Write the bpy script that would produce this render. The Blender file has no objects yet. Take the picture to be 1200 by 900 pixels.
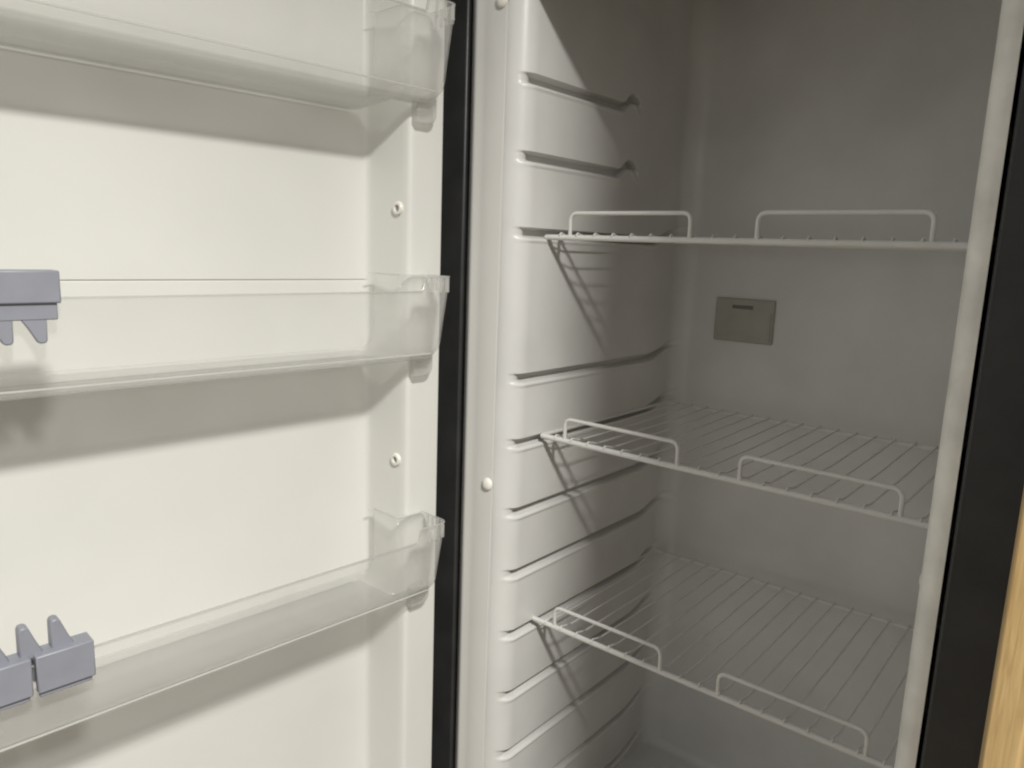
import bpy, bmesh, math, random
from math import sin, cos, pi, radians
from mathutils import Matrix, Vector

random.seed(4)
S = bpy.context.scene
COL = S.collection
ZO = 1.06            # height of the upper shelf above the floor; the z values below are measured from that shelf

# ------------------------------------------------------------------ camera
YAW, PIT, ROL = 0.6946, -0.1773, 0.0359
d = Vector((-sin(YAW)*cos(PIT), cos(YAW)*cos(PIT), sin(PIT)))
r0 = Vector((cos(YAW), sin(YAW), 0)); u0 = r0.cross(d)
rr = r0*cos(ROL) + u0*sin(ROL); uu = -r0*sin(ROL) + u0*cos(ROL)
cd = bpy.data.cameras.new('camera'); cam = bpy.data.objects.new('camera', cd); COL.objects.link(cam)
cd.sensor_width = 36; cd.lens = 873.1/1200*36; cd.clip_start = 0.02; cd.clip_end = 60
m = Matrix((rr, uu, -d)).transposed().to_4x4(); m.translation = (0.6065, -0.7885, -0.0203+ZO)
cam.matrix_world = m
S.camera = cam

# ------------------------------------------------------------------ room light
w = bpy.data.worlds.new('World'); S.world = w; w.use_nodes = True
bg = w.node_tree.nodes['Background']
bg.inputs['Color'].default_value = (0.965, 0.96, 0.95, 1); bg.inputs['Strength'].default_value = 0.43
ld = bpy.data.lights.new('ceiling_lamp', 'AREA'); ld.shape = 'DISK'; ld.size = 0.19; ld.energy = 60; ld.spread = radians(150)
ld.color = (1.0, 0.985, 0.935)
lo = bpy.data.objects.new('ceiling_lamp', ld); COL.objects.link(lo); lo.location = (1.25, -0.87, 0.98+ZO)

S.view_settings.view_transform = 'Standard'; S.view_settings.look = 'None'
S.view_settings.exposure = 0; S.view_settings.gamma = 1
S.cycles.use_denoising = True; S.cycles.max_bounces = 14; S.cycles.transparent_max_bounces = 24
S.cycles.diffuse_bounces = 7; S.cycles.filter_width = 2.2

# ------------------------------------------------------------------ materials
def new_mat(name):
    mt = bpy.data.materials.new(name); mt.use_nodes = True
    return mt, mt.node_tree.nodes, mt.node_tree.links

def plastic(name, col, rough, vary=0.05, scale=7, bump=0.0, bscale=400, spec=0.5):
    mt, N, L = new_mat(name); b = N['Principled BSDF']
    tc = N.new('ShaderNodeTexCoord')
    nz = N.new('ShaderNodeTexNoise'); nz.inputs['Scale'].default_value = scale; nz.inputs['Detail'].default_value = 5
    L.new(tc.outputs['Object'], nz.inputs['Vector'])
    rp = N.new('ShaderNodeValToRGB')
    rp.color_ramp.elements[0].position = 0.3; rp.color_ramp.elements[1].position = 0.7
    lo_ = [c*(1-vary) for c in col]; hi_ = [min(1, c*(1+vary*0.6)) for c in col]
    rp.color_ramp.elements[0].color = (*lo_, 1); rp.color_ramp.elements[1].color = (*hi_, 1)
    L.new(nz.outputs['Fac'], rp.inputs['Fac']); L.new(rp.outputs['Color'], b.inputs['Base Color'])
    b.inputs['Specular IOR Level'].default_value = spec
    n2 = N.new('ShaderNodeTexNoise'); n2.inputs['Scale'].default_value = scale*3; n2.inputs['Detail'].default_value = 3
    L.new(tc.outputs['Object'], n2.inputs['Vector'])
    mr = N.new('ShaderNodeMapRange'); mr.inputs['To Min'].default_value = rough*0.85; mr.inputs['To Max'].default_value = rough*1.2
    L.new(n2.outputs['Fac'], mr.inputs['Value']); L.new(mr.outputs['Result'], b.inputs['Roughness'])
    if bump:
        n3 = N.new('ShaderNodeTexNoise'); n3.inputs['Scale'].default_value = bscale; n3.inputs['Detail'].default_value = 2
        L.new(tc.outputs['Object'], n3.inputs['Vector'])
        bp = N.new('ShaderNodeBump'); bp.inputs['Strength'].default_value = bump; bp.inputs['Distance'].default_value = 0.001
        L.new(n3.outputs['Fac'], bp.inputs['Height']); L.new(bp.outputs['Normal'], b.inputs['Normal'])
    return mt

def clear(name, tint, milk, milkcol, rough):
    """thin clear plastic: lets light straight through, reflects by angle, slightly milky"""
    mt, N, L = new_mat(name); N.remove(N['Principled BSDF']); out = N['Material Output']
    tr = N.new('ShaderNodeBsdfTransparent'); tr.inputs['Color'].default_value = (*tint, 1)
    gl = N.new('ShaderNodeBsdfGlossy'); gl.inputs['Roughness'].default_value = rough
    df = N.new('ShaderNodeBsdfDiffuse'); df.inputs['Color'].default_value = (*milkcol, 1)
    tl = N.new('ShaderNodeBsdfTranslucent'); tl.inputs['Color'].default_value = (*milkcol, 1)
    mx = N.new('ShaderNodeMixShader'); mx.inputs['Fac'].default_value = 0.5
    L.new(df.outputs[0], mx.inputs[1]); L.new(tl.outputs[0], mx.inputs[2])
    tc = N.new('ShaderNodeTexCoord'); nz = N.new('ShaderNodeTexNoise'); nz.inputs['Scale'].default_value = 9; nz.inputs['Detail'].default_value = 4
    L.new(tc.outputs['Object'], nz.inputs['Vector'])
    mr = N.new('ShaderNodeMapRange'); mr.inputs['To Min'].default_value = milk*0.6; mr.inputs['To Max'].default_value = milk*1.4
    L.new(nz.outputs['Fac'], mr.inputs['Value'])
    m2 = N.new('ShaderNodeMixShader'); L.new(mr.outputs['Result'], m2.inputs['Fac'])
    L.new(tr.outputs[0], m2.inputs[1]); L.new(mx.outputs[0], m2.inputs[2])
    lw = N.new('ShaderNodeLayerWeight'); lw.inputs['Blend'].default_value = 0.5
    pw = N.new('ShaderNodeMath'); pw.operation = 'POWER'; pw.inputs[1].default_value = 4.5
    L.new(lw.outputs['Facing'], pw.inputs[0])
    fr = N.new('ShaderNodeMath'); fr.operation = 'MULTIPLY_ADD'; fr.inputs[1].default_value = 0.75; fr.inputs[2].default_value = 0.035
    L.new(pw.outputs[0], fr.inputs[0])
    m3 = N.new('ShaderNodeMixShader'); L.new(fr.outputs[0], m3.inputs['Fac'])
    L.new(m2.outputs[0], m3.inputs[1]); L.new(gl.outputs[0], m3.inputs[2])
    L.new(m3.outputs[0], out.inputs['Surface'])
    return mt

def wood(name):
    mt, N, L = new_mat(name); b = N['Principled BSDF']
    tc = N.new('ShaderNodeTexCoord'); mp = N.new('ShaderNodeMapping'); mp.inputs['Scale'].default_value = (110, 110, 6)
    L.new(tc.outputs['Object'], mp.inputs['Vector'])
    nz = N.new('ShaderNodeTexNoise'); nz.inputs['Scale'].default_value = 3.5; nz.inputs['Detail'].default_value = 8; nz.inputs['Distortion'].default_value = 0.6
    L.new(mp.outputs['Vector'], nz.inputs['Vector'])
    rp = N.new('ShaderNodeValToRGB'); e = rp.color_ramp.elements
    e[0].position = 0.32; e[0].color = (0.27, 0.175, 0.072, 1); e[1].position = 0.68; e[1].color = (0.39, 0.27, 0.122, 1)
    x = e.new(0.5); x.color = (0.34, 0.23, 0.10, 1)
    L.new(nz.outputs['Fac'], rp.inputs['Fac']); L.new(rp.outputs['Color'], b.inputs['Base Color'])
    bp = N.new('ShaderNodeBump'); bp.inputs['Strength'].default_value = 0.25; bp.inputs['Distance'].default_value = 0.001
    L.new(nz.outputs['Fac'], bp.inputs['Height']); L.new(bp.outputs['Normal'], b.inputs['Normal'])
    b.inputs['Roughness'].default_value = 0.43
    return mt

M_LINER = plastic('pale_liner_plastic', (0.635, 0.629, 0.61), 0.34, 0.13, 5, 0.09, 150)
M_DOOR = plastic('white_door_plastic', (0.705, 0.70, 0.662), 0.30, 0.05, 4, 0.04, 260)
M_LINER_LIT = plastic('lit_liner_edge', (0.80, 0.785, 0.73), 0.4, 0.16, 25, 0.25, 120)  # right front edge of the liner, coloured lighter to stand for light on it
M_FLANGE = plastic('pale_painted_steel', (0.60, 0.59, 0.562), 0.42, 0.05, 6)
M_BLACK = plastic('black_painted_steel', (0.038, 0.038, 0.0375), 0.38, 0.2, 20, 0.1, 700, 0.4)
M_WIRE = plastic('white_coated_wire', (0.66, 0.655, 0.63), 0.32, 0.05, 30)
M_CAP = plastic('white_cap_plastic', (0.78, 0.76, 0.69), 0.3, 0.03, 30)
M_GREY = plastic('grey_clip_plastic', (0.24, 0.248, 0.285), 0.42, 0.07, 40, 0.1, 900)
M_VENT = plastic('grey_vent_plastic', (0.37, 0.36, 0.315), 0.5, 0.08, 40)
M_DARK = plastic('dark_slot', (0.16, 0.155, 0.135), 0.6)
M_SCREW = plastic('screw_steel', (0.30, 0.29, 0.27), 0.35)
M_CLEAR = clear('clear_bin_plastic', (0.99, 0.99, 0.988), 0.18, (0.93, 0.925, 0.91), 0.08)
M_FROST = clear('frosted_bin_plastic', (0.93, 0.93, 0.925), 0.28, (0.70, 0.695, 0.68), 0.22)
M_EDGE = clear('clear_bin_edge', (0.93, 0.93, 0.92), 0.34, (0.88, 0.875, 0.855), 0.035)
M_HIGHLIGHT = clear('bin_edge_highlight', (0.97, 0.97, 0.965), 0.38, (0.90, 0.895, 0.87), 0.12)  # whitish so that the bin's lower edge seems to catch light
M_WOOD = wood('oiled_wood')
M_FLOOR = plastic('floor_vinyl', (0.22, 0.19, 0.15), 0.5, 0.15, 5)

# ------------------------------------------------------------------ helpers
WM = {}
def root(name, loc, label, cat, group=None, rz=0, roty=0):
    o = bpy.data.objects.new(name, None); COL.objects.link(o); o.empty_display_size = 0.05
    o.location = loc; o.rotation_euler = (0, roty, rz)
    WM[o.name] = Matrix.LocRotScale(Vector(loc), o.rotation_euler.copy(), None)
    o['label'] = label; o['category'] = cat
    if group: o['group'] = group
    return o

def obj(name, verts, faces, mats, parent=None, local=False, smooth=40, mat_idx=None):
    """verts are in shelf coordinates (z from the upper shelf), or in the parent's own frame when local"""
    me = bpy.data.meshes.new(name)
    V = [Vector(v) for v in verts]
    if not local:
        V = [v + Vector((0, 0, ZO)) for v in V]
        if parent:
            inv = WM[parent.name].inverted(); V = [inv @ v for v in V]
    me.from_pydata([tuple(v) for v in V], [], faces)
    for mt in (mats if isinstance(mats, (list, tuple)) else [mats]): me.materials.append(mt)
    if mat_idx:
        for p, i in zip(me.polygons, mat_idx): p.material_index = i
    bm = bmesh.new(); bm.from_mesh(me); bmesh.ops.recalc_face_normals(bm, faces=bm.faces); bm.to_mesh(me); bm.free()
    me.polygons.foreach_set('use_smooth', [True]*len(me.polygons))
    me.set_sharp_from_angle(angle=radians(smooth))
    o = bpy.data.objects.new(name, me); COL.objects.link(o)
    if parent: o.parent = parent
    WM[o.name] = (WM[parent.name] if parent else Matrix.Identity(4))
    return o

def bevel(o, wd, seg=2, ang=30):
    md = o.modifiers.new('bevel', 'BEVEL'); md.width = wd; md.segments = seg; md.limit_method = 'ANGLE'; md.angle_limit = radians(ang)
    return o

class G:
    """collects shapes into one mesh"""
    def __init__(s): s.v = []; s.f = []
    def box(s, x0, x1, y0, y1, z0, z1):
        b = len(s.v)
        s.v += [(x, y, z) for z in (z0, z1) for y in (y0, y1) for x in (x0, x1)]
        s.f += [tuple(b+i for i in q) for q in ((0,2,3,1),(4,5,7,6),(0,1,5,4),(2,6,7,3),(0,4,6,2),(1,3,7,5))]
        return s
    def tube(s, pts, rad, n=8):
        b = len(s.v); P = [Vector(p) for p in pts]
        T = []
        for i in range(len(P)):
            a = P[min(i+1, len(P)-1)] - P[max(i-1, 0)]; T.append(a.normalized())
        ref = Vector((0, 0, 1)) if abs(T[0].z) < 0.9 else Vector((1, 0, 0))
        nx = T[0].cross(ref).normalized()
        for i, p in enumerate(P):
            nx = (nx - T[i]*nx.dot(T[i])).normalized(); ny = T[i].cross(nx)
            for k in range(n):
                a = 2*pi*k/n; s.v.append(tuple(p + nx*(rad*cos(a)) + ny*(rad*sin(a))))
        for i in range(len(P)-1):
            for k in range(n):
                k2 = (k+1) % n
                s.f.append((b+i*n+k, b+i*n+k2, b+(i+1)*n+k2, b+(i+1)*n+k))
        s.f.append(tuple(b+k for k in range(n))); s.f.append(tuple(b+(len(P)-1)*n+k for k in range(n)))
        return s
    def prism(s, poly, a0, a1, put):
        """poly of 2D points extruded between a0 and a1; put(p, q, a) makes the 3D point"""
        b = len(s.v); n = len(poly)
        s.v += [put(p, q, a0) for p, q in poly] + [put(p, q, a1) for p, q in poly]
        s.f += [(b+i, b+(i+1) % n, b+n+(i+1) % n, b+n+i) for i in range(n)]
        s.f += [tuple(b+i for i in range(n)), tuple(b+n+i for i in range(n))]
        return s
    def lathe(s, prof, org, ax, n=24):
        """prof: (radius, along axis) from rim to centre"""
        b = len(s.v); ax = Vector(ax).normalized(); o_ = Vector(org)
        ex = ax.orthogonal().normalized(); ey = ax.cross(ex)
        for rd, h in prof:
            for k in range(n):
                a = 2*pi*k/n; s.v.append(tuple(o_ + ax*h + ex*(rd*cos(a)) + ey*(rd*sin(a))))
        for i in range(len(prof)-1):
            for k in range(n):
                k2 = (k+1) % n; s.f.append((b+i*n+k, b+i*n+k2, b+(i+1)*n+k2, b+(i+1)*n+k))
        s.f.append(tuple(b+(len(prof)-1)*n+k for k in range(n)))
        return s
    def make(s, name, mats, parent=None, local=False, smooth=40):
        return obj(name, s.v, s.f, mats, parent, local, smooth)

def arc(cx, cy, r, a0, a1, n):
    return [(cx+r*cos(radians(a0+(a1-a0)*i/n)), cy+r*sin(radians(a0+(a1-a0)*i/n))) for i in range(n+1)]

def sweep_grid(rows):
    """faces of a grid given as rows of equal length"""
    n = len(rows[0]); v = [p for r in rows for p in r]; f = []
    for i in range(len(rows)-1):
        for j in range(n-1):
            f.append((i*n+j, i*n+j+1, (i+1)*n+j+1, (i+1)*n+j))
    return v, f

# ------------------------------------------------------------------ setting
fl = obj('floor', [(-4, -4, -ZO), (4, -4, -ZO), (4, 4, -ZO), (-4, 4, -ZO)], [(0, 1, 2, 3)], M_FLOOR); fl['kind'] = 'structure'

# ------------------------------------------------------------------ refrigerator
fr = root('refrigerator', (0.21, 0.2, 0), 'upright refrigerator with black cabinet, pale grey interior and white door standing open', 'refrigerator')

WR = 0.486                 # inner right wall
ZB, ZT = -0.94, 0.41
# cabinet shell
g = G()
g.box(-0.158, -0.0985, -0.056, 0.47, -1.02, 0.455)
g.box(0.509, 0.556, -0.0605, 0.47, -1.02, 0.455)
g.box(-0.0985, 0.509, 0.40, 0.47, -1.02, 0.455)
g.box(-0.0985, 0.509, -0.058, 0.40, 0.42, 0.455)
g.box(-0.0985, 0.509, -0.057, 0.40, -1.02, -0.962)
for fx in (-0.09, 0.50):
    for fy in (0.0, 0.42): g.box(fx-0.02, fx+0.02, fy-0.02, fy+0.02, -1.06, -1.02)
bevel(g.make('cabinet', M_BLACK, fr), 0.003, 2)

# inside liner: plan profile swept upwards, shelf rails pressed into both side walls
RAILS = [(0.193, 0.21), (0.101, 0.21), (0.008, 0.36), (-0.180, 0.368), (-0.268, 0.368), (-0.364, 0.37), (-0.453, 0.372),
         (-0.543, 0.36), (-0.636, 0.36), (-0.729, 0.36), (-0.822, 0.36), (-0.910, 0.355)]
prof = []    # (x, y, nx, ny outward into the wall, wall flag, y along wall)
def seg(a, b, step, nrm, flag):
    L_ = math.dist(a, b); n = max(1, round(L_/step))
    for i in range(n):
        t = i/n; prof.append((a[0]+(b[0]-a[0])*t, a[1]+(b[1]-a[1])*t, nrm[0], nrm[1], flag))
prof.append((-0.034, -0.0585, 0, 1, 0))
RA = 0.028
for x, y in arc(-RA, -0.060+RA, RA, -90, 0, 9)[:-1]:
    a = math.atan2(y-(-0.060+RA), x+RA); prof.append((x, y, -cos(a), -sin(a), 1))
seg((0, -0.060+RA), (0, 0.348), 0.0022, (-1, 0), 1)
for x, y in arc(0.032, 0.348, 0.032, 180, 90, 9)[:-1]:
    a = math.atan2(y-0.348, x-0.032); prof.append((x, y, cos(a), sin(a), 1))
seg((0.032, 0.38), (WR-0.032, 0.38), 0.02, (0, 1), 0)
for x, y in arc(WR-0.032, 0.348, 0.032, 90, 0, 9)[:-1]:
    a = math.atan2(y-0.348, x-WR+0.032); prof.append((x, y, cos(a), sin(a), 1))
seg((WR, 0.348), (WR, -0.040), 0.006, (1, 0), 1)
for x, y in arc(WR+0.02, -0.040, 0.02, 180, 270, 8):
    a = math.atan2(y+0.040, x-WR-0.02); prof.append((x, y, -cos(a), -sin(a), 1))
zs = {ZB, ZT}
z = ZB
while z < ZT: zs.add(round(z, 4)); z += 0.02
for zr, ye in RAILS:
    z = zr-0.03
    while z < zr+0.032: zs.add(round(z, 4)); z += 0.00125
zs = sorted(zs)
def sm(a, b, x):
    t = max(0, min(1, (x-a)/(b-a))); return t*t*(3-2*t)
def rail_depth(x, y, z):
    for zr, ye in RAILS:
        if abs(z-zr) > 0.045: continue
        if y > ye+0.012: continue
        up = 0.015*sm(ye-0.045, ye-0.018, y) if ye < 0.3 else 0.021*sm(ye-0.085, ye+0.012, y)
        if ye < 0.3: up -= 0.013*sm(ye-0.012, ye+0.008, y)      # the short rails hook over a stop
        h = z-zr-up
        fade = (sm(-0.056, -0.030, y) if x < 0.24 else sm(-0.02, 0.0, y))*((1-sm(ye, ye+0.008, y)) if ye < 0.3 else (1-sm(ye-0.04, ye+0.011, y)))
        if h > 0.0009: dp = 0
        elif h > -0.0004: dp = 1.0*(0.0009-h)/0.0013
        elif h > -0.0082: dp = 1.0
        elif h > -0.0118: dp = cos(pi/2*(-0.0082-h)/0.0036)**0.8
        elif h > -0.018: dp = -0.10*sin(pi*(-0.0118-h)/0.0062)
        else: dp = 0
        if dp: return dp*0.0145*fade
    return 0.0
rows = []
for z in zs:
    rw = []
    for x, y, nx, ny, fg in prof:
        dp = rail_depth(x, y, z) if fg else 0
        rw.append((x+nx*dp, y+ny*dp, z))
    rows.append(rw)
v, f = sweep_grid(rows)
nq = len(prof)-1
obj('liner', v, f, [M_LINER, M_LINER_LIT], fr, smooth=50, mat_idx=[1 if (i % nq) >= nq-8 else 0 for i in range(len(f))])
# ceiling with front header, and the floor pan
pf = [(-0.0585, 0.45), (-0.060, 0.33), (-0.060, 0.306)] + arc(-0.046, 0.306, 0.014, 180, 270, 5)[1:] + [(-0.03, 0.2925), (0.03, 0.335), (0.06, 0.352), (0.10, 0.395), (0.395, 0.398)]
v, f = sweep_grid([[(x, y, z) for y, z in pf] for x in (-0.034, 0.2, 0.508)])
obj('liner_ceiling', v, f, M_LINER, fr, smooth=60)
pf = [(-0.0585, -0.97), (-0.0595, -0.95)] + arc(-0.047, -0.945, 0.012, 180, 90, 5) + [(0.0, -0.929), (0.362, -0.929)] + arc(0.366, -0.915, 0.014, 270, 360, 6) + [(0.381, -0.90)]
v, f = sweep_grid([[(x, y, z) for y, z in pf] for x in (-0.034, 0.2, 0.508)])
obj('liner_floor', v, f, M_LINER, fr, smooth=60)
# front flange on the hinge side
pl = [(-0.099, -0.020), (-0.0985, -0.044), (-0.096, -0.049), (-0.082, -0.0605), (-0.078, -0.0632), (-0.0755, -0.0640), (-0.073, -0.0636),
      (-0.068, -0.0618), (-0.060, -0.0612), (-0.030, -0.0612), (-0.0285, -0.0606), (-0.0282, -0.058)]
v, f = sweep_grid([[(x, y, z) for x, y in pl] for z in (-0.955, -0.3, 0.42)])
obj('flange', v, f, M_FLANGE, fr, smooth=35)
cap = [(0.0088, 0.0), (0.0088, 0.0015), (0.0078, 0.0032), (0.0055, 0.0046), (0.0025, 0.0052), (0.0006, 0.0053)]
c1 = G().lathe(cap, (-0.036, -0.061, -0.333), (0, -1, 0)).make('screw_cap', M_CAP, fr, smooth=60)
c2 = c1.copy(); COL.objects.link(c2); c2.location.z += 0.61; c2.parent = fr
g = G().lathe([(a*0.9, b*0.8) for a, b in cap], (WR-0.0002, -0.020, -0.315), (-1, 0, 0)).make('screw_cap', M_CAP, fr, smooth=60)
# small vent plate on the rear wall
g = G(); g.box(0.069, 0.168, 0.3755, 0.3805, -0.154, -0.084)
bevel(g.make('vent_plate', M_VENT, fr), 0.002, 2)
vp = bpy.data.objects['vent_plate']
bevel(G().box(0.098, 0.133, 0.3747, 0.3776, -0.1005, -0.0945).make('slot', M_DARK, vp), 0.0008, 1)
bevel(G().box(0.160, 0.1645, 0.3735, 0.3775, -0.150, -0.105).make('latch', M_VENT, vp), 0.0008, 1)

# ------------------------------------------------------------------ door, in its own frame: x away from the hinge, y towards the inside, z up
DA = radians(4.5)
DM = Matrix.Translation((-0.09, -0.103, ZO)) @ Matrix.Rotation(radians(-94.5), 4, 'Z')
DL = 0.68
g = G().box(-0.004, DL+0.006, -0.128, -0.084, -1.0, 0.44)
for a, b in ((-0.004, 0.004), (DL-0.002, DL+0.006)): g.box(a, b, -0.0845, -0.009, -1.0, 0.44)
door = g.make('door', M_BLACK, None, True)
bevel(door, 0.002, 2)
frm = WM[fr.name]
door.parent = fr; lm = frm.inverted() @ DM; door.matrix_local = lm; WM[door.name] = DM
ED = -0.078
half = [(0.0, -0.0085), (0.0, -0.003), (0.0015, -0.0007), (0.004, 0.0)] + [(0.020, 0.0), (0.0445, 0.0)] + [(0.0475, -0.0003), (0.0500, -0.0012), (0.0520, -0.0030), (0.0532, -0.0056)]
half += [(0.0545, -0.015), (0.0580, -0.045), (0.0605, -0.066), (0.0613, -0.0705), (0.0632, -0.0745), (0.0665, -0.0770), (0.071, -0.0780), (0.080, -0.0782)]
pfl = half + [(DL/2, -0.0782)] + [(DL-a, b) for a, b in reversed(half)]
# rows from bottom to top; a fine moulded groove crosses the recess at one height
zz = [(-0.985, 0), (-0.5, 0), (-0.0680, 0), (-0.0668, 0.0), (-0.0660, 0.0016), (-0.0646, 0.0022), (-0.0640, 0.0022), (-0.0637, 0), (-0.062, 0), (0.0, 0), (0.425, 0)]
v, f = sweep_grid([[(a, b-(gd if b < -0.0765 else 0), z) for a, b in pfl] for z, gd in zz])
nb = len(v)
obj('door_liner', v, f, M_DOOR, door, True, smooth=35)
# raised bars closing the recess at the top and bottom of the door
for z0, z1 in ((0.375, 0.424), (-0.984, -0.935)):
    bevel(G().box(0.05, DL-0.05, -0.0775, -0.0005, z0, z1).make('liner_bar', M_DOOR, door, True), 0.006, 3)
# screw bosses on the side of the recess
sax = Vector((0.995, 0.115, 0)).normalized()
for zc in (0.026, -0.296):
    g = G(); o_ = Vector((0.0549, -0.019, zc))
    g.lathe([(0.0086, -0.001), (0.0086, 0.0022), (0.0074, 0.0036), (0.0046, 0.0038), (0.0042, 0.0012)], o_, sax, 20)
    b = g.make('screw_boss', M_CAP, door, True, 45)
    me = b.data; me.materials.append(M_SCREW)
    bm = bmesh.new(); bm.from_mesh(me); bm.faces.ensure_lookup_table(); bm.faces[-1].material_index = 1; bm.to_mesh(me); bm.free()

def door_pt(s, e, z):
    return DM @ Vector((s, e, z))

# ------------------------------------------------------------------ door bins
def fillet(P, R, n=5):
    out = []
    for i, p in enumerate(P):
        r = R[i]; a = Vector(P[i-1]) - Vector(p); b = Vector(P[(i+1) % len(P)]) - Vector(p); p = Vector(p)
        if r <= 0: out.append(tuple(p)); continue
        la, lb = a.length, b.length; a.normalize(); b.normalize()
        ang = a.angle(b); t = min(r/math.tan(ang/2), la*0.45, lb*0.45)
        p0, p1 = p+a*t, p+b*t
        for k in range(n+1):
            q = k/n; out.append(tuple((1-q)**2*p0 + 2*q*(1-q)*p + q*q*p1))
    return out
SA, SI = 0.028, 0.070
def bin_loop(ef, ins, back=-0.0745):
    P = [(SI+ins, back+min(ins, 0.001)), (SI+ins, 0.004+ins*0.1), (SA+ins, 0.004+ins*0.1), (SA+ins, ef-ins)]
    Q = [(DL-a, b) for a, b in reversed(P)]
    R = [0.008, 0.003, 0.004, 0.012]
    lp = fillet(P+Q, R+R[::-1])
    # densify the straight front so the rim can step down
    i = max(range(len(lp)), key=lambda k: math.dist(lp[k], lp[(k+1) % len(lp)]) if lp[k][1] > 0.006 else 0)
    a, b = lp[i], lp[(i+1) % len(lp)]
    xs = [0.066, 0.069, 0.0705, 0.0735, 0.076, 0.12, 0.2, 0.3]
    xs = xs + [DL-x for x in reversed(xs)]
    mid = [(x, a[1]) for x in xs]
    return lp[:i+1] + mid + lp[i+1:]
def rim_drop(s, e):
    if e < 0.03: return 0.0
    return 0.017*sm(0.0695, 0.0745, s)*(1-sm(DL-0.0745, DL-0.0695, s))
def make_bin(label):
    rt = root('door_bin', tuple(door_pt(DL/2, 0, 0)), label, 'door bin', 'clear bins hung on the door')
    rt.rotation_euler = DM.to_euler(); rt.location = DM @ Vector((DL/2, 0, -0.13))
    off = Vector((-DL/2, 0, 0.13))
    HB = -0.108
    def lev(ef, ins, z, top=False):
        out = []
        for s, e in bin_loop(ef, ins, -0.050-0.0245*sm(0.072, 0.095, -z) if z > -0.095 else -0.0745):
            zz_ = z
            if top: zz_ = z - rim_drop(s, e)
            sl = 0.007*max(0, min(1, (0.034-e)/0.1085))*(1 if not top else 0)*max(0, min(1, (z+0.02)/(HB+0.02)))
            out.append(Vector((s, e, zz_-sl)) + off)
        return out
    rows_ = [lev(0.055, 0, 0, True), lev(0.0513, 0, -0.024), lev(0.0440, 0, -0.060), lev(0.0400, 0, -0.082)]
    for k in range(1, 8):
        a = pi/2*k/7
        rows_.append(lev(0.0400-0.0012*k, 0.017*(1-cos(a)), -0.082-0.022*sin(a)))
    backs = [min(p.y for p in r) for r in rows_]
    n = len(rows_[0]); V = [tuple(p) for r in rows_ for p in r]; F = []; MI = []
    for i in range(len(rows_)-1):
        for j in range(n):
            if i < 5 and all(rows_[q][p].y < backs[q]+0.006 for q in (i, i+1) for p in (j, (j+1) % n)): continue   # open towards the door
            F.append((i*n+j, i*n+(j+1) % n, (i+1)*n+(j+1) % n, (i+1)*n+j)); MI.append(0 if i < 8 else 1)
    base = (len(rows_)-1)*n
    F.append(tuple(base+j for j in range(n))); MI.append(1)
    o = obj('basin', V, F, [M_CLEAR, M_FROST], rt, True, 40, MI)
    o.data.polygons[len(o.data.polygons)-1].use_smooth = False
    md = o.modifiers.new('wall', 'SOLIDIFY'); md.thickness = 0.0022; md.offset = -1
    # thick lip along the top edge
    top = [p + Vector((0, 0.0, 0.0004)) for p in rows_[0]]
    k0 = max(range(n), key=lambda k: (top[k]-top[(k+1) % n]).length if top[k].y < backs[0]+0.006 else 0)
    top = top[k0+1:] + top[:k0+1]
    G().tube([tuple(p) for p in top], 0.0010, 6).make('rim', M_EDGE, rt, True, 60)
    edge_highlight = [Vector((s_, 0.0372, -0.0945)) + off for s_ in (0.045, 0.2, 0.34, 0.48, DL-0.045)]  # pale tube added as the highlight along the lower front edge
    G().tube([tuple(p) for p in edge_highlight], 0.0012, 6).make('edge_highlight', M_HIGHLIGHT, rt, True, 60)
    for sgn in (0, 1):
        mx = (lambda s: s) if sgn == 0 else (lambda s: DL-s)
        # hook that hangs over the raised edge of the door liner
        poly = [(0.023, -0.096), (0.023, -0.118), (0.026, -0.124), (0.032, -0.1275), (0.052, -0.1275), (0.052, -0.100)]
        h = G().prism(poly, 0.0015, 0.0135, lambda p, q, a: tuple(Vector((mx(p), a, q))+off)).make('hook', M_EDGE, rt, True)
        bevel(h, 0.002, 2)
        # short ribs under the end lip
        g = G()
        for e0 in (0.012, 0.022, 0.032, 0.042):
            g.box(*sorted((mx(SA-0.0018), mx(SA+0.0005))), e0, e0+0.0035, -0.018, -0.001)
        g.v = [tuple(Vector(p)+off) for p in g.v]
        g.make('end_ribs', M_EDGE, rt, True)
        g = G()
        for s0 in (0.0345, 0.046, 0.0575):
            g.box(*sorted((mx(s0), mx(s0+0.003))), 0.0535, 0.0562, -0.018, -0.001)
        g.v = [tuple(Vector(p)+off) for p in g.v]
        g.make('front_ribs', M_EDGE, rt, True)
    return rt
def copy_tree(o, parent=None):
    c = o.copy(); COL.objects.link(c)
    if parent: c.parent = parent
    for ch in list(o.children): copy_tree(ch, c)
    return c
BIN_TOPS = (0.253, -0.055, -0.368)
b0 = make_bin('middle clear door bin, with a grey clip whose teeth point down')
bins = [None, b0, None]
bins[0] = copy_tree(b0); bins[0]['label'] = 'topmost clear door bin, cut off by the upper edge of the photo'
bins[2] = copy_tree(b0); bins[2]['label'] = 'lowest clear door bin, with grey clips whose teeth point up'
for b, zt in zip(bins, BIN_TOPS): b.location.z = ZO+zt-0.13

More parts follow.
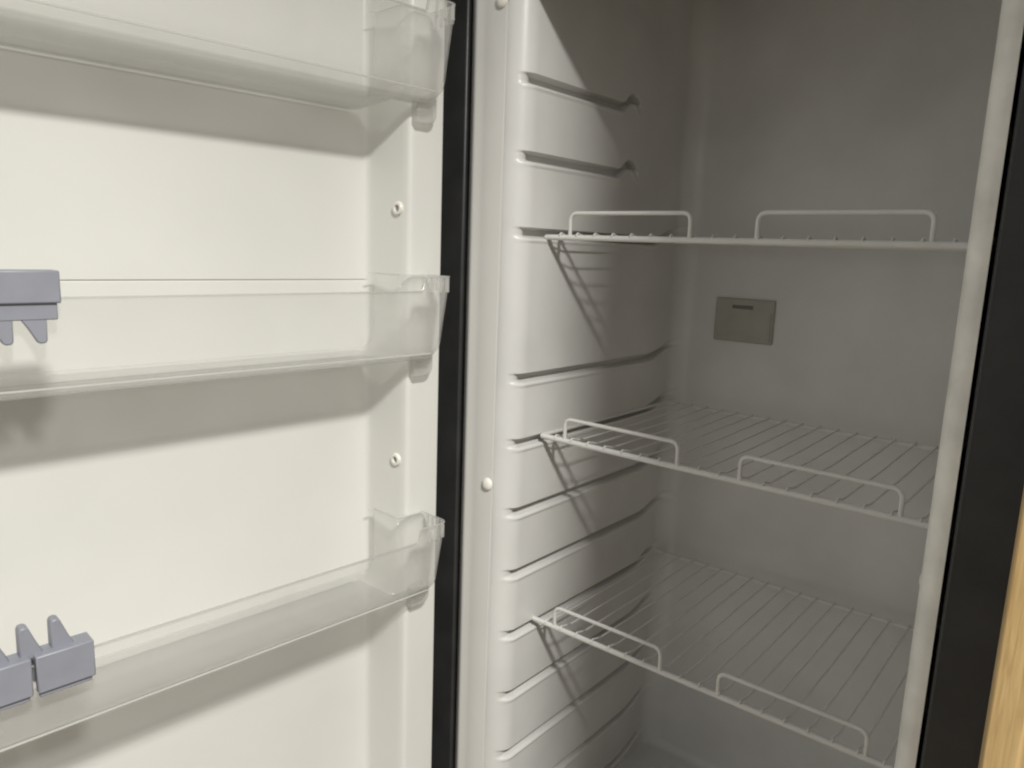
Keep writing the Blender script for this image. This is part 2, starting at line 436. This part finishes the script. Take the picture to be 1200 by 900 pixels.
# ------------------------------------------------------------------ grey bottle clips on the bin rims
def make_clip(s0, s1, zr, top, bot, lip, up, label):
    """clip from s0 to s1 along the door on a rim at height zr"""
    org = DM @ Vector(((s0+s1)/2, 0.055, zr)); h = (s1-s0)/2
    rt = root('bottle_clip', tuple(org), label, 'bottle clip', 'grey clips on the door bins')
    rt.rotation_euler = DM.to_euler()
    pts = [(-0.0095, bot+0.004), (-0.0095, top), (0.0115, top), (0.0115, bot), (0.0035, bot), (0.0035, 0.0045), (-0.0035, 0.0045), (-0.0035, bot+0.004)]
    b = G().prism(pts, -h+0.0006, h-0.0006, lambda p, q, a: (a, p, q)).make('body', M_GREY, rt, True)
    bevel(b, 0.0013, 2)
    b = G().box(-h+0.003, h-0.002, 0.0036, 0.0085, lip, bot+0.001).make('lip', M_GREY, rt, True); bevel(b, 0.001, 2)
    hh = 0.0255 if up else 0.019
    for k in range(2):
        a = -h+0.0125+k*0.0235          # base start (nearer the hinge)
        fin = [(0.0, 0.0), (0.0052, 0.40), (0.0092, 0.76), (0.0112, 0.95), (0.0135, 1.0), (0.0172, 0.99), (0.0186, 0.90), (0.0190, 0.0)]
        if up: poly = [(a+p, (top-0.004)+q*(hh+0.004)) for p, q in fin]; y0, y1 = -0.0085, 0.0035
        else: poly = [(-0.013+k*0.0235+0.019-p, lip+0.002-q*(hh+0.002)) for p, q in fin]; y0, y1 = 0.0036, 0.0080
        t = G().prism(poly, y0, y1, lambda p, q, c: (p, c, q)).make('tooth', M_GREY, rt, True, 30)
        bevel(t, 0.0012, 2)
    return rt
make_clip(0.4465, 0.4925, -0.385, 0.013, -0.021, -0.026, True, 'grey toothed clip pointing up on the lowest door bin, whole in view')
make_clip(0.4945, 0.5405, -0.385, 0.013, -0.021, -0.026, True, 'grey toothed clip pointing up on the lowest door bin, cut off at the left edge')
make_clip(0.4530, 0.5010, -0.072, 0.023, -0.003, -0.0165, False, 'grey clip with teeth hanging down on the middle door bin')

# ------------------------------------------------------------------ wire shelves
PITCH = 0.0262
def make_shelf(label):
    rt = root('wire_shelf', (0.243, 0.17, ZO), label, 'wire shelf', 'white wire shelves inside the refrigerator')
    X0, X1 = -0.243, 0.2415; YF, YB = -0.17, 0.18
    G().tube([(X0-0.001, YF, 0), (X1, YF, 0)], 0.0037, 10).make('front_bar', M_WIRE, rt, True)
    G().tube([(X0-0.001, YB, 0), (X1, YB, 0)], 0.0030, 8).make('rear_bar', M_WIRE, rt, True)
    for x in (X0-0.003, X1+0.001): G().tube([(x, YF+0.001, 0), (x, YB, 0)], 0.0028, 8).make('side_bar', M_WIRE, rt, True)
    wg = G().tube([(0, YF-0.0036, 0.0024), (0, YF, 0.0056), (0, YF+0.006, 0.0040), (0, YF+0.02, 0.0006), (0, 0.0, 0.0), (0, YB-0.004, 0.003), (0, YB+0.002, 0.0042)], 0.00125, 6)
    n = int((X1-X0)/PITCH)
    first = None
    for i in range(1, n+1):
        x = X0 + 0.010 + (i-0.5)*PITCH
        if x > X1-0.008: break
        if first is None: o = first = wg.make('wire', M_WIRE, rt, True)
        else: o = first.copy(); COL.objects.link(o); o.parent = rt
        o.location = (x, random.uniform(-0.0006, 0.0006), 0)
    for a, b in ((0.0371, 0.2041), (0.2826, 0.4500)):
        a -= 0.243; b -= 0.243; r = 0.009; h = 0.0303
        p = [(a, YF, 0.0015)] + [(x, YF, z) for x, z in arc(a+r, h-r, r, 180, 90, 5)] + [(x, YF, z) for x, z in arc(b-r, h-r, r, 90, 0, 5)] + [(b, YF, 0.0015)]
        G().tube(p, 0.0026, 8).make('guard_loop', M_WIRE, rt, True, 60)
    return rt
s1 = make_shelf('topmost white wire shelf, seen edge on across the refrigerator')
s1.rotation_euler = (0.010, 0, 0)
s2 = copy_tree(s1); s2.rotation_euler = (0, 0, 0); s2.location = (0.243+0.003, 0.17+0.006, ZO-0.2697); s2['label'] = 'middle white wire shelf, between the two others'
s3 = copy_tree(s1); s3.location = (0.243, 0.17+0.008, ZO-0.5422+0.0025); s3.rotation_euler = (0, -0.009, 0); s3['label'] = 'lowest white wire shelf, its wires seen from above'

# ------------------------------------------------------------------ wooden board beside the refrigerator
bd = G().box(0.5755, 0.5928, -0.364, 0.55, -ZO, 0.9).make('wooden_board', M_WOOD)
bevel(bd, 0.0022, 3)
bd['label'] = 'upright wooden board standing along the right side of the black refrigerator'; bd['category'] = 'board'
